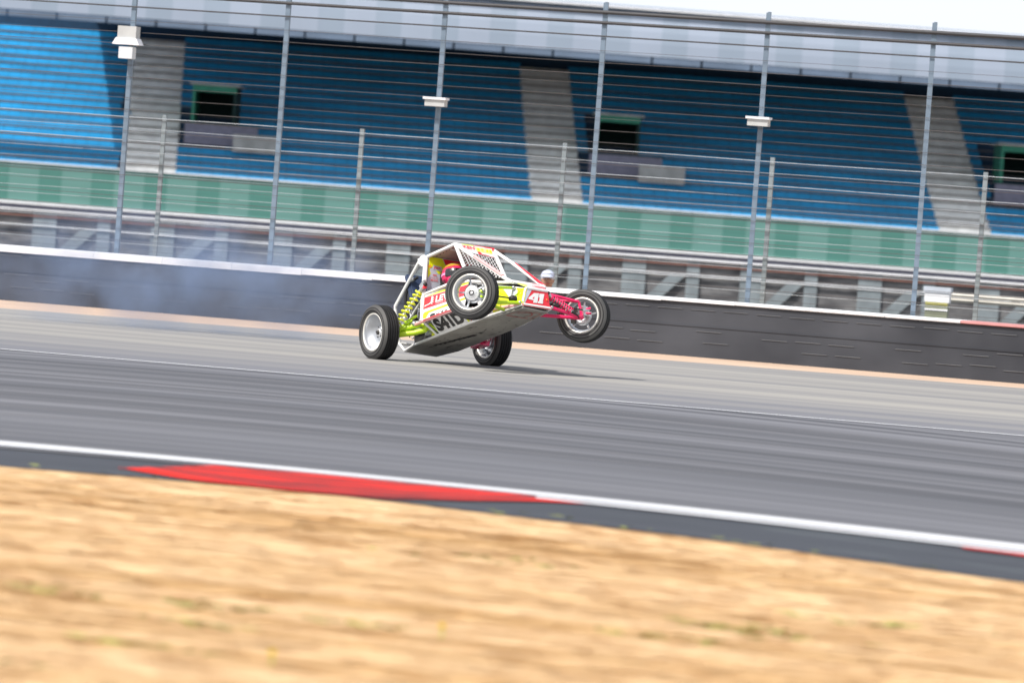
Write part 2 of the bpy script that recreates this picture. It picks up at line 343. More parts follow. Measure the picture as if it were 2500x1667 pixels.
# ---------------------------------------------------------------- rubber barrier, its wall and the catch fence behind it
ang_b = math.atan(-.304); cb = math.cos(ang_b)
def bx(xl): return (xl-0)/cb      # local distance along the wall for a world x
bar = empty('tyre_barrier', (0, 65.52, 0), ang_b, label='long low black rubber faced tyre barrier with white capping beside the run-off', category='barrier')
a = MB(); L = 45
a.add([(-L, 0, -.02), (L, 0, -.02), (L, 0, .70), (-L, 0, .70)], [(0, 1, 2, 3)], M['belt'])
a.add([(-L, 0, .70), (L, 0, .70), (L, .85, .70), (-L, .85, .70)], [(0, 1, 2, 3)], M['belt']); a.add([(-L, .85, .70), (L, .85, .70), (L, .85, -.02), (-L, .85, -.02)], [(0, 1, 2, 3)], M['belt'])
a.add([(-L, 0, -.02), (-L, 0, .7), (-L, .85, .7), (-L, .85, -.02)], [(0, 1, 2, 3)], M['belt']); a.add([(L, 0, -.02), (L, 0, .7), (L, .85, .7), (L, .85, -.02)], [(3, 2, 1, 0)], M['belt'])
a.box((0, -.006, .40), (2*L, .008, .012), M['belt']); s = -9.0
while s < 9.5:
    a.box((s, -.006, .615+rnd.uniform(-.006, .006)), (.33, .008, .007), M['belt_line'])
    if rnd.random() < .62: a.box((s+.1, -.006, .335+rnd.uniform(-.05, .03)), (.34, .008, .008), M['belt_line'])
    if rnd.random() < .6: a.box((s+.2, -.006, .17+rnd.uniform(-.03, .03)), (.34, .008, .008), M['belt_line'])
    s += .445
a.build('rubber_belt', bar)
a = MB()
for i in range(90):
    x0 = -L+i; xm = x0+.5
    hgt = max(.022, min(.08, .050-.0085*xm))
    mm = M['white_cap'] if xm < 5.9 else M['red_cap']
    a.box((x0+.5, .40, .728), (.992, .84, .04), mm); a.box((x0+.5, -.02, .74-hgt/2), (.995, .03, hgt), mm)
a.build('capping', bar)

cf = empty('catch_fence', (0, 66.62, 0), ang_b, label='tall debris fence of steel posts and horizontal cables standing behind the black barrier', category='fence')
posts = [(-5.513+2.148*i) for i in range(-6, 13)]
for px_ in posts:
    s = bx(px_); a = MB(); a.box((s, 0, 2.3), (.025, .09, 4.6), M['steel']); a.box((s, -.05, 2.3), (.065, .010, 4.58), M['steel']); a.box((s, 0, .04), (.3, .3, .06), M['steel']); a.build('post', cf)
a = MB()
for (z, r, m) in [(4.46, .026, 'dark_rail'), (4.32, .022, 'dark_rail'), (4.14, .010, 'dark_rail')]: a.tube([(-20, -.08, z), (20, -.08, z)], r, M[m], 8)
a.build('top_tube', cf)
for i in range(22):
    z = 3.95-.150*i-.012*(i % 3)
    a = MB(); a.tube([(-20+q*2, -.075, z+.004*math.sin(q*1.7+i)) for q in range(21)], .0026+.0008*(i % 3), M['wire_brown'], 6, False); a.build('cable', cf)
lf = empty('inner_fence', (0, 68.4, 0), ang_b, label='lower inner fence of bright cables on slim posts behind the tall debris fence', category='fence')
for i in range(-8, 12):
    s = .55+i*2.95; a = MB(); a.box((s, 0, 1.36), (.06, .04, 2.72), M['pale_post']); a.build('post', lf)
for i, z in enumerate([2.66, 2.50, 2.33, 2.17, 2.02, 1.86, 1.74, 1.60, 1.49, 1.36, 1.20, 1.02, .88]):
    a = MB(); a.tube([(-22+q*2, -.05, z+.006*math.sin(q*2.3+i*2)) for q in range(23)], .0054 if i in (0, 2, 4, 9, 11) else .0034, M['wire_pale'], 6, False); a.build('cable', lf)
for i, (pi, z, lab) in enumerate([(-5.513, 3.72, 'white two-part lamp box mounted on the leftmost visible fence post under the roof edge'), (-5.513+2*2.148, 3.10, 'small grey box on the fence post above the middle of the stand'), (-5.513+4*2.148, 3.13, 'small pale box on the fence post right of the middle staircase')]):
    s = bx(pi); wx = s*math.cos(ang_b); wy = 66.62+s*math.sin(ang_b)
    e = empty('fence_lamp', (wx, wy, z), ang_b, label=lab, category='lamp box', group='boxes on the catch fence posts')
    a = MB()
    if i == 0:
        a.box((0, -.17, .06), (.27, .16, .17), M['conc']); a.build('housing', e); a = MB()
        a.prism([(-.20, -.11), (.20, -.11), (.15, -.02), (-.15, -.02)], .18, M['white_cap'], (0, -.09, 0), (1, 0, 0), (0, 0, 1)); a.build('hood', e)
        a = MB(); a.box((0, -.18, -.22), (.2, .14, .16), M['pale_steel']); a.build('lower_box', e)
    else:
        a.box((0, -.15, 0), (.28, .14, .09), M['conc']); a.build('housing', e); a = MB(); a.box((0, -.16, .06), (.32, .18, .03), M['white_cap']); a.build('hood', e)

# marshal sitting low behind the barrier
def skinned(name, pts, edges, radii, m, parent=None, sub=2, root=0):
    me = bpy.data.meshes.new(name); me.from_pydata(pts, edges, []); o = bpy.data.objects.new(name, me); col.objects.link(o)
    mo = o.modifiers.new('s', 'SKIN'); sk = me.skin_vertices[0].data
    for i, r in enumerate(radii): sk[i].radius = (r, r) if not hasattr(r, '__len__') else r; sk[i].use_root = (i == root)
    mo.use_smooth_shade = True; o.modifiers.new('u', 'SUBSURF').levels = sub; o.modifiers['u'].render_levels = sub
    dg = bpy.context.evaluated_depsgraph_get(); me2 = bpy.data.meshes.new_from_object(o.evaluated_get(dg))
    bpy.data.objects.remove(o); me2.name = name; me2.materials.clear()
    for q in (m if isinstance(m, list) else [m]): me2.materials.append(q)
    for p in me2.polygons: p.use_smooth = True; p.material_index = 0
    o = bpy.data.objects.new(name, me2); col.objects.link(o); o.parent = parent; return o
shirt = mat('pale pink shirt', (.62, .50, .50), .9); trous = mat('grey trousers', (.08, .08, .09), .9)
mp_ = empty('person', (.42, 67.35, 0), R(0), label='person in a pale blue cap sitting low behind the black barrier right of the buggy', category='person')
# body faces the track (-y)
pts = [(0, .05, .13), (0, .06, .34), (0, .03, .56), (0, .01, .68), (0, 0, .80),
       (-.17, .03, .60), (-.24, -.10, .40), (-.12, -.30, .34), (.17, .03, .60), (.24, -.10, .40), (.12, -.30, .34),
       (-.1, .03, .12), (-.16, -.36, .40), (-.14, -.48, .05), (-.15, -.60, .04), (.1, .03, .12), (.16, -.36, .40), (.14, -.48, .05), (.15, -.60, .04)]
ed = [(0, 1), (1, 2), (2, 3), (3, 4), (2, 5), (5, 6), (6, 7), (2, 8), (8, 9), (9, 10), (0, 11), (11, 12), (12, 13), (13, 14), (0, 15), (15, 16), (16, 17), (17, 18)]
rd = [.13, .13, .13, .06, .075, .06, .05, .035, .06, .05, .035, .09, .07, .045, .04, .09, .07, .045, .04]
bo = skinned('body', pts, ed, rd, [shirt, trous, M['skin']], mp_)
for p in bo.data.polygons:
    c = p.center; p.material_index = 2 if (c.z > .69 or (c.y < -.2 and .25 < c.z < .42 and abs(c.x) < .16 and c.y > -.34)) else (1 if c.z < .22 or c.y < -.2 else 0)
a = MB(); a.sphere((0, -.01, .83), (.080, .098, .118), M['skin'], 16, 12); a.sphere((0, -.105, .825), (.016, .02, .026), M['skin'], 8, 6)
for sx in (-1, 1): a.sphere((sx*.03, -.092, .845), (.012, .008, .008), M['black'], 8, 6); a.sphere((sx*.08, 0, .83), (.012, .02, .03), M['skin'], 8, 6)
a.box((0, -.098, .785), (.045, .01, .008), M['red']); a.build('head', mp_)
capm = mat('pale blue cap', (.55, .60, .74), .9)
a = MB(); a.sphere((0, 0, .885), (.098, .112, .085), capm, 16, 10); a.sphere((0, -.11, .875), (.085, .085, .012), capm, 14, 6); a.build('cap', mp_)
bxm = mat('crate wood', (.25, .18, .11), .8); a = MB()
for i in range(3): a.box((.42, 67.3+.12*i, .015), (.38, .10, .03), bxm)
a.build('wooden_pallet', label='low wooden slat board under the sitting person behind the barrier', category='pallet')

# small cabinet and guard rail at the right behind the fence
e = empty('equipment_cabinet', (6.80, 80, 0), R(-10), label='small white and yellow equipment cabinet behind the fence near the right edge', category='cabinet')
a = MB(); a.box((0, 0, .42), (.36, .3, .80), mat('olive cabinet', (.22, .24, .17), .7)); a.build('cabinet_body', e)
a = MB(); a.box((0, 0, .90), (.40, .34, .16), M['white_cap']); a.box((0, 0, 1.02), (.44, .38, .09), mat('pale lid', (.5, .55, .62), .6)); a.build('lid', e)
a = MB(); a.box((0, -.155, .80), (.36, .02, .05), mat('yellow band', (.5, .48, .12), .6)); a.box((0, -.155, .70), (.37, .02, .03), M['white_cap']); a.build('band', e)
e = empty('guard_rail', (11.6, 82, 0), R(-4), label='cream crash rail on short posts running off the right edge behind the fence', category='guard rail')
cream = mat('cream rail', (.55, .53, .48), .6)
a = MB(); a.prism([(0, .82), (.05, .86), (0, .90), (.05, .94), (0, .98), (-.03, .98), (-.03, .82)], 9.6, cream, (4.8, 0, 0), (0, -1, 0), (0, 0, 1)); a.build('rail', e)
for i in range(6): a = MB(); a.box((-4.6+i*1.85, .05, .48), (.1, .08, .96), M['steel']); a.build('post', e)

# spectator wall in front of the stand
sw = empty('spectator_fence', (0, 130, 0), 0, label='braced grey fence with dark weathered boards and white rails below the grandstand', category='fence')
a = MB(); a.box((0, .06, .5), (70, .04, 1.0), M['mottle']); a.build('board', sw)
for i in range(-13, 14):
    s = 3.05+i*1.55*1.0; a = MB(); a.box((s, 0, .5), (.62 if i % 2 == 0 else .34, .06, 1.0), M['pale_post']); a.build('post', sw)
    if i % 2 == 0:
        a = MB(); a.prism([(0, 0), (.42, 0), (1.02, .62), (.60, .62)], .05, M['pale_post'], (s+.36, -.02, 0), (1, 0, 0), (0, 0, 1)); a.build('brace', sw)
a = MB(); a.box((0, -.06, .63), (70, .05, .028), M['white_cap']); a.build('rail', sw)
a = MB(); a.box((0, -.06, 1.03), (70, .06, .06), M['white_cap']); a.build('rail', sw)
a = MB(); a.box((0, -.05, .88), (70, .04, .03), mat('red brown rail', (.28, .13, .10), .8)); a.build('rail', sw)

# ---------------------------------------------------------------- grandstand
gs = empty('grandstand', (0, 200, 0), 0, label='long covered grandstand of blue seats behind the fences with a pale roof fascia', category='grandstand')
NR = 18
def rowz(i):
    D = 200.5+.75*i; return 1.5+(1.22+.314*i)*(D/200), .5+.75*i
AX = [-15.1, 1.45, 18.05]; AW = 1.0; XL, XR = -27, 27
VOM = [(-13.75, -12.15), (2.9, 4.5), (19.6, 21.2)]
terr = MB()
for i in range(NR):
    z, yy = rowz(i)
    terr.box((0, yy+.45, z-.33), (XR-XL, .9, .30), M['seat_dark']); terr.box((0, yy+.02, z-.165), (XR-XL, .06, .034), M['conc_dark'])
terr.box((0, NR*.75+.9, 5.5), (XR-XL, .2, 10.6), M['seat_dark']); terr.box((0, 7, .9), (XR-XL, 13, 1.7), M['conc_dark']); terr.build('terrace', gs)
bounds = [XL, -15.1, 1.45, 18.05, XR]
sk_ = lambda yy: -.070*yy
for i in range(NR):
    z, yy = rowz(i)
    for j in range(4):
        xa, xb = bounds[j]+(AW if j else 0), bounds[j+1]-(AW if j < 3 else 0)
        xa += sk_(yy)*(j > 0); xb += sk_(yy)*(j < 3); a = MB(); s = xa+.26; was = False
        while s < xb-.2:
            blocked = any(v0-.3 < s-sk_(4) < v1+.3 for v0, v1 in VOM) and 4 <= i <= 11
            if blocked and a.v: a.build('seat_row', gs); a = MB()
            if not blocked:
                tl = R(12)
                a.prism([(-.243, 0), (.243, 0), (.243, .20), (.225, .235), (-.225, .235), (-.243, .20)], .03, M['seat'], (s, yy+.42, z-.13), (1, 0, 0), (0, math.sin(tl), math.cos(tl)))
                a.box((s, yy+.25, z-.125), (.49, .36, .03), M['seat'])
            s += .50
        if a.v: a.build('seat_row', gs)
for k, ax in enumerate(AX):
    a = MB()
    ax0 = ax
    for i in range(NR):
        z, yy = rowz(i); ax = ax0+sk_(yy)
        a.box((ax, yy+.30, z-.28), (2*AW+.16, .62, .40), M['step']); a.box((ax, yy-.005, z-.13), (2*AW+.16, .03, .055), M['conc_dark']); a.box((ax, yy-.18, z-.42), (2*AW+.1, .36, .16), M['step'])
    a.build('aisle_stairs', gs)
for v0, v1 in VOM:
    xm = (v0+v1)/2; z5, y5 = rowz(5); zt = 6.28*1.02; fy = y5-.3
    a = MB()
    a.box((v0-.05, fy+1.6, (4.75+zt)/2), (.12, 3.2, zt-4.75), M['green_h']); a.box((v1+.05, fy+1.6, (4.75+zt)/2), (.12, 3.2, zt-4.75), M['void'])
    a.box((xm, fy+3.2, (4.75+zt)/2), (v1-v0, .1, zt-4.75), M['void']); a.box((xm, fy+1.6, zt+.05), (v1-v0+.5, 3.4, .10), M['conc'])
    a.box((xm, fy+.02, zt-.14), (v1-v0+.2, .08, .25), M['green_h']); vo = a.build('passage', gs)
    a = MB(); a.box((v0+1.2, fy-.35, 4.38), (3.0, .15, .85), M['violet_wall']); a.box((v0+1.2, fy-.35, 4.83), (3.1, .2, .05), M['void']); a.build('parapet', gs)
    a = MB(); a.box((v1+1.1, fy-1.0, 4.12), (1.9, .15, .72), M['conc']); a.build('parapet', gs)
XE = -20.2
rf = MB()
def roofz(t): return 8.72+1.9*math.sin(t*1.35)    # fascia leans back and curves
pan = XL; i = 0
nseg = 5
while pan < XR:
    m_ = M['fascia_a'] if i % 2 else M['fascia_b']; wd_ = 1.24 if i % 2 else 1.05
    vs_, fs_ = [], []
    for q in range(nseg+1):
        t = q/nseg; zz = roofz(t); yy_ = -2.0+.55*t*t
        vs_ += [(pan, yy_, zz), (pan+wd_, yy_, zz)]
    fs_ = [(2*q, 2*q+1, 2*q+3, 2*q+2) for q in range(nseg)]; rf.add(vs_, fs_, m_)
    pan += wd_; i += 1
rf.build('roof_fascia', gs)
a = MB(); a.box((0, -1.72, 10.60), (XR-XL, .55, .08), M['white_cap']); a.build('fascia_cap', gs)
s = XL
while s < XR: a = MB(); a.box((s+.97, -1.92, 8.57), (1.90, .16, .24), M['trim']); a.build('fascia_trim', gs); s += 1.985
a = MB(); a.add([(XE, -1.6, 8.75), (XR, -1.6, 8.75), (XR, 15, 11.3), (XE, 15, 11.3), (XE, -1.6, 8.95), (XR, -1.6, 8.95), (XR, 15, 11.5), (XE, 15, 11.5)],
      [(3, 2, 1, 0), (4, 5, 6, 7), (0, 1, 5, 4), (1, 2, 6, 5), (2, 3, 7, 6), (3, 0, 4, 7)], M['fascia_b']); a.build('roof', gs)
for s in np.arange(-28, 30, 8.2): a = MB(); a.tube([(s, 14.5, 0), (s, 14.5, 11.2)], .12, M['steel'], 8); a.build('column', gs)
s = XL; i = 0
while s < XR:
    wd_ = .93 if i % 2 else 1.19; m_ = M['green_d'] if i % 2 else M['green_l']
    a = MB(); a.box((s+wd_/2, -.8, 1.87), (wd_-.004, .05, 1.56), m_); a.build('hoarding', gs); s += wd_; i += 1
a = MB(); a.box((0, -.84, 2.675), (XR-XL, .14, .06), M['white_cap']); a.build('hoarding_rail', gs)
a = MB(); a.box((0, -.84, 1.05), (XR-XL, .16, .11), M['white_cap']); a.build('hoarding_rail', gs)
a = MB(); a.box((0, -.6, .5), (XR-XL, .2, 1.0), M['violet_wall']); a.build('base_wall', gs)

# ---------------------------------------------------------------- the buggy
ROT = Matrix(((.5198879832, -.8167178821, .2503764886), (.8516528240, .5183230685, -.0776444723), (-.0663622809, .2536002716, .9650300254)))
BO = Vector((-.8159508943, 53.2, .2599042367))
car = empty('race_buggy', label='white, yellow and pink race buggy lifting both front wheels, number 41 on its nose', category='race car')
car.matrix_world = Matrix.Translation(BO) @ ROT.transposed().to_4x4()
W_ = M['white']
def mir(p): return (p[0], -p[1], p[2])
# roll cage
cage = MB(); T = .019
def both(pts, r, m, mb=cage): mb.tube(pts, r, m); mb.tube([mir(p) for p in pts], r, m)
hdr = (.767, -.24, .843); rr_ = (.275, -.30, .795)
both([(-.436, -.2, .005), (-.437, -.25, .35), (-.43, -.255, .41), (.13, -.30, .775), (.18, -.30, .812), (.23, -.30, .812), rr_, hdr], T, W_)
both([rr_, (.34, -.37, .4), (.401, -.42, .05)], .027, W_)
both([hdr, (1.14, -.24, .625), (1.72, -.22, .275), (1.85, -.2, .205)], T, W_)
both([hdr, (.99, -.245, .50), (1.06, -.27, .31)], .021, W_)
both([(.401, -.38, .357), (.835, -.38, .364), (1.2, -.33, .335), (1.62, -.25, .245), (1.85, -.2, .205)], .016, W_)
both([(.20, -.41, .043), (.401, -.42, .045), (1.04, -.42, .045), (1.5, -.27, -.02), (2.0, -.165, -.055)], .018, M['pale_pink'])
both([(-.436, -.2, .005), (-.311, -.2, -.104), (-.05, -.25, -.10), (.493, -.262, -.092), (1.353, -.25, -.078), (2.0, -.17, -.058)], .015, W_)
both([(-.437, -.25, .25), (-.30, -.28, .20), (-.18, -.26, .24)], .012, W_); both([(-.40, -.25, .27), (-.33, -.26, .12)], .012, W_)
both([(.401, -.41, .05), (.45, -.262, -.085)], .014, W_)
both([(1.97, -.13, .13), (1.86, -.19, .05), (1.95, -.16, -.05)], .010, M['lime'])
for p in [hdr, rr_, (.13, -.30, .775), (-.436, -.2, .005), (-.311, -.2, -.104), (.401, -.42, .045), (1.85, -.2, .205), (2.0, -.13, .125), (2.0, -.165, -.055), (1.2, -.33, .335)]:
    cage.tube([p, mir(p)], T*.85, W_)
both([(.36, -.40, .30), (-.28, -.25, .10)], .013, W_)
a = cage
for sgn in (1, -1):
    a.tube([(-.4395+.004-.022, sgn*-.256, .40), (.115-.022, sgn*-.30, .77)], .006, M['red']); 
a.tube([(1.19, .247, .603), (1.83, .210, .222)], .0165, M['red'])
a.tube([(1.16, -.248, .628), (1.70, -.228, .305)], .0175, M['pale_pink'])
a.tube([(.45, -.437, .048), (1.03, -.437, .048)], .006, M['red']); a.build('roll_cage', car)
# gusset plates at the top of the main hoop
for sy in (-1, 1): a = MB(); a.prism([(.27, .80), (.15, .80), (.17, .74), (.24, .70), (.29, .68)], .012, W_, (0, sy*.315-.006, 0), (1, 0, 0), (0, 0, 1)); a.build('gusset', car)
# floor pan
pan_ = [(-.32, -.2), (-.05, -.25), (.493, -.258), (1.353, -.247), (2.0, -.165), (1.965, .165), (1.13, .247), (.03, .265), (-.33, .2)]
def panz(x): return -.108+.022*min(1, max(0, x/2))
a = MB(); vb = [(x, y_, panz(x)-.008) for x, y_ in pan_]; vt = [(x, y_, z+.012) for x, y_, z in vb]; n = len(pan_)
a.add(vb+vt, [tuple(range(n))[::-1], tuple(range(n, 2*n))]+[(i, (i+1) % n, (i+1) % n+n, i+n) for i in range(n)], M['under'])
for _ in range(60):
    x_ = rnd.uniform(.0, 1.9); y_ = rnd.uniform(-.2, .2); l_ = rnd.uniform(.008, .03) if rnd.random() < .85 else rnd.uniform(.04, .10); w__ = rnd.uniform(.004, .009)
    z_ = panz(x_)-.0105; a.add([(x_-l_, y_, z_), (x_, y_-w__, z_), (x_+l_, y_+w__*.4, z_), (x_+l_*.2, y_+w__, z_)], [(3, 2, 1, 0)], M['dark_metal'])
for i in range(9):   # long scrape under the rear
    x_ = .1+i*.07; a.add([(x_, -.10+.02*i*.6, panz(x_)-.0108), (x_+.09, -.115+.015*i, panz(x_)-.0108), (x_+.10, -.09+.018*i, panz(x_)-.0108), (x_+.02, -.07+.015*i, panz(x_)-.0108)], [(3, 2, 1, 0)], M['dark_metal'])
uq = Quad((1.93, -.145, -.0985), (1.93, .145, -.0985), (1.62, .165, -.1015), (1.62, -.165, -.1015), True)
# fold: emblem outline and lettering painted in red under the nose
def ring(poly, w2, m, q, mb, h=.001):
    n = len(poly)
    for i in range(n-1):
        (x0, y0), (x1, y1) = poly[i], poly[i+1]; dx, dy = x1-x0, y1-y0; l = math.hypot(dx, dy) or 1; nx, ny = -dy/l*w2, dx/l*w2
        mb.add([q.at(x0-nx, y0-ny, h), q.at(x1-nx, y1-ny, h), q.at(x1+nx, y1+ny, h), q.at(x0+nx, y0+ny, h)], [(0, 1, 2, 3)], m)
ured = mat('faded red marking', (.45, .10, .09), .6)
ring([(.05, .95), (.05, .3), (.2, .12), (.5, .12), (.62, .2), (.62, .05), (.9, .12), (.95, .3), (.95, .95)], .014, ured, uq, a)
ring([(.28+.26*math.cos(t)+.2, .5+.28*math.sin(t)) for t in np.linspace(math.pi*1.0, math.pi*2.3, 16)], .018, ured, uq, a)
for i in range(11): a.add([uq.at(.1+i*.07, .86, .001), uq.at(.145+i*.07, .86, .001), uq.at(.145+i*.07, .94, .001), uq.at(.1+i*.07, .94, .001)], [(0, 1, 2, 3)], ured)
a.build('floor_pan', car)

# bodywork; near side is y<0, both sides built
def side(sg):
    f = lambda p: (p[0], p[1]*sg, p[2]); fl = sg < 0
    # upper side panel
    q = Quad(f((.405, -.425, .062)), f((1.22, -.395, .062)), f((1.2, -.335, .335)), f((.405, -.385, .352)), fl)
    a = MB(); q.grid(a, W_); q.grid(a, M['dark_metal'], h=-.006)  # dark inner skin, here and on the panels below, paints in cockpit darkness
    q.decal(a, [(.03, .90), (.55, .98), (1, .97), (1, .89), (.10, .885)], M['yellow'])
    q.decal(a, [(.0, .41), (1, .43), (1, .86), (.0, .86)], M['red'], .0025)
    q.decal(a, [(.0, .04), (.09, .02), (.15, .20), (1, .25), (1, .34), (.15, .29), (.04, .27), (.0, .20)], M['yellow'], .0022)
    if sg > 0:
        q.text(a, 'LEVI', .275, .60, .53, .79, W_, .035)
        q.text(a, 'HARNESS YOUR', .29, .60, .455, .50, W_, 0)
        # branching white emblem
        for P_ in ([(.165, .60), (.17, .82), (.20, .83), (.205, .66), (.19, .56)], [(.02, .50), (.03, .54), (.12, .56), (.18, .62), (.20, .56), (.12, .52)],
                   [(.20, .78), (.235, .80), (.20, .74)], [(.20, .72), (.245, .735), (.20, .68)], [(.20, .66), (.245, .67), (.195, .61)], [(.18, .60), (.25, .59), (.22, .56)], [(.16, .56), (.21, .49), (.20, .57)], [(.05, .52), (.02, .45), (.08, .53)]): q.decal(a, P_, W_, .005)
        for (u0, u1, v0, v1) in [(.19, .31, .0, .11), (.33, .42, .0, .055), (.45, .50, .03, .10), (.53, .60, .0, .08)]:
            q.decal(a, [(u0, v0), (u1, v0), (u1-.005, v1*.8), (u1-.03, v1), (u0+.02, v1), (u0, v1*.7)], M['black_paint'], .004)
    a.build('side_panel', car)
    # lower side panel with tall lettering
    q = Quad(f((.50, -.262, -.088)), f((1.36, -.252, -.076)), f((1.30, -.345, .035)), f((.55, -.412, .035)), fl)
    a = MB(); q.grid(a, W_); q.grid(a, M['dark_metal'], h=-.006)
    if sg > 0:
        q.text(a, 'S41D', .03, .66, .13, 1.0, M['black_paint'], .06, slant=0)
    q.decal(a, [(.68, 0), (.72, 0), (.72, .9), (.68, .9)], M['yellow'], .002); q.decal(a, [(.745, 0), (.765, 0), (.78, .9), (.76, .9)], M['red'], .002)
    a.build('lower_side_panel', car)
    # nose side
    q = Quad(f((1.36, -.252, -.076)), f((2.0, -.168, -.056)), f((2.0, -.13, .125)), f((1.2, -.335, .335)), fl)
    a = MB(); q.grid(a, W_); q.grid(a, M['dark_metal'], h=-.006)
    q.decal(a, [(.05, 0), (.14, 0), (.30, .55), (.18, .55)], M['red'], .002)
    q.decal(a, [(.25, 0), (.80, 0), (.86, .18), (.70, .62), (.55, .9), (.35, .9), (.30, .4)], M['yellow'], .002)
    q.decal(a, [(.58, .92), (.74, .9), (.80, .40), (.73, .35)], W_, .004); q.decal(a, [(.76, .80), (.86, .84), (.84, .42), (.79, .40)], M['grey_panel'], .004)
    q.decal(a, [(.84, .95), (.97, .97), (.95, .10), (.86, .10), (.80, .3)], M['yellow'], .003)
    a.build('nose_side_panel', car)
side(1); side(-1)
# nose front plate
a = MB(); q = Quad((2.004, -.17, -.06), (2.004, .165, -.06), (2.004, .135, .130), (2.004, -.13, .122)); q.grid(a, M['red'])
def yz(l, h): return [(2.004+h, y_, z_) for y_, z_ in l]
a.add(yz([(-.170, -.060), (-.150, -.045), (-.0648, .108), (-.070, .123), (-.130, .122)], .002), [(0, 1, 2, 3, 4)], M['grey_panel'])
a.add(yz([(-.170, -.060), (-.164, -.058), (-.128, .10), (-.118, .122), (-.130, .122)], .0035), [(0, 1, 2, 3, 4)], M['yellow'])
four = [(-.0362, .0811), (.0249, .0865), (.0035, -.0212), (-.0497, -.023), (-.0393, .0022), (-.1032, .0072), (-.1057, .0207)]
hole = [(-.0324, .0462), (-.0589, .0179), (-.0365, .0186)]
one = [(.0306, .0833), (.0911, .0873), (.0709, .0019), (.078, .0014), (.0703, -.0204), (.0095, -.0203), (.0110, -.0005), (.0252, -.0003), (.0337, .0423), (.0223, .0469)]
a.add(yz(four, .003), [tuple(range(7))], W_); a.add(yz(one, .0035), [tuple(range(10))], W_); a.add(yz(hole, .005), [(0, 1, 2)], M['red'])
a.sphere((2.01, .118, .03), (.006, .009, .009), M['orange'], 8, 6); a.sphere((2.008, -.03, .118), (.006, .007, .007), M['pale_pink'], 8, 6)
a.tube([(2.006, -.165, -.062), (2.006, .165, -.062)], .008, M['red']); a.build('nose_plate', car)
a = MB(); q = Quad((2.0, -.13, .128), (2.0, .135, .134), (1.72, .21, .27), (1.72, -.21, .27)); q.grid(a, W_)
q.decal(a, [(0, .45), (.35, .62), (.35, .35), (0, .05)], M['yellow'], .002); q.decal(a, [(.0, .0), (1, 0), (1, .7), (.6, .7), (.5, .25), (.15, .16)], M['pale_pink'], .0015); q.decal(a, [(.6, .25), (1, .1), (1, .9), (.75, .9)], M['red'], .003)
a.build('hood', car)
a = MB(); q = Quad((1.72, -.21, .27), (1.72, .21, .27), (1.2, .33, .335), (1.2, -.33, .335)); q.grid(a, W_); q.decal(a, [(.1, .1), (.9, .1), (.8, .6), (.2, .6)], M['pale_pink']); a.build('scuttle_panel', car)
# roof skin and visor panel
a = MB(); q = Quad((.775, -.235, .852), (.775, .235, .858), (.27, .295, .812), (.27, -.295, .812)); q.grid(a, W_); q2 = Quad((.775, -.235, .846), (.775, .235, .852), (.27, .295, .806), (.27, -.295, .806), True)
q2.grid(a, mat('pinkish roof lining', (.62, .48, .45), .6)); q2.decal(a, [(.55, .1), (.98, .1), (.98, .8), (.6, .7)], M['pale_pink'], .002)
for i in range(7): a.sphere((.72-.065*i, -.20, .838-.005*i), .006, M['dark_metal'], 6, 4)
a.tube([(.6, -.2, .828), (.6, .24, .832)], .011, W_); a.build('roof_panel', car)
a = MB(); q = Quad((.90, -.238, .742), (.83, .245, .742), (.785, .24, .862), (.785, -.24, .852)); q.grid(a, W_)
q.decal(a, [(.48, .02), (1, .02), (1, 1), (.42, 1), (.45, .75)], M['red'], .002)
q.decal(a, [(.15, .88), (.44, .88), (.44, .97), (.12, .97)], M['yellow'], .002)
q.decal(a, [(.46, .30), (.90, .30), (.90, .80), (.46, .80)], mat('pale yellow vinyl', (.85, .86, .35), .4), .003)
q.text(a, 'KEN', .12, .43, .45, .80, M['red'], .03, h=.004); [q.decal(a, [(c_-.035, .40), (c_+.03, .38), (c_+.04, .68), (c_-.02, .70)], M['yellow'], .006) for c_ in (.52, .63, .76, .85)]
ring([(.2, .5), (.25, .38), (.40, .36)], .008, M['red'], q, a, .004)
a.build('visor_panel', car)
# window mesh
def meshgrid(mb, A, B, C, D, n1, n2, r=.0022):
    A, B, C, D = map(Vector, (A, B, C, D))
    for i in range(n1+1):
        t = i/n1; mb.tube([A.lerp(B, t), D.lerp(C, t)], r, M['mesh_w'], 4, False)
    for j in range(n2+1):
        t = j/n2; mb.tube([A.lerp(D, t), B.lerp(C, t)], r, M['mesh_w'], 4, False)
def wiremesh(mb, poly, pitch, r, turns):
    # two families of parallel wires clipped to a flat convex polygon
    P = [Vector(p) for p in poly]; o = P[0]; e1 = (P[1]-o).normalized(); nn = e1.cross(P[2]-o).normalized(); e2 = nn.cross(e1)
    q = [((p-o).dot(e1), (p-o).dot(e2)) for p in P]
    for fam in turns:
        d = (math.cos(fam), math.sin(fam)); n_ = (-d[1], d[0]); hs = [x*n_[0]+y*n_[1] for x, y in q]; h = math.ceil(min(hs)/pitch)*pitch
        while h < max(hs):
            cut = []
            for k in range(len(q)):
                (x0, y0), (x1, y1) = q[k], q[(k+1) % len(q)]; a0, a1 = hs[k]-h, hs[(k+1) % len(q)]-h
                if a0*a1 < 0: t = a0/(a0-a1); cut.append((x0+(x1-x0)*t, y0+(y1-y0)*t))
            if len(cut) == 2 and math.dist(*cut) > .01: mb.tube([o+e1*c[0]+e2*c[1] for c in cut], r, M['mesh_w'], 4, False)
            h += pitch
a = MB(); wiremesh(a, [(.80, -.245, .815), (1.01, -.25, .47), (1.30, -.245, .375), (1.76, -.215, .262)], .036, .0030, (1.287, .146)); a.build('side_window_mesh', car)
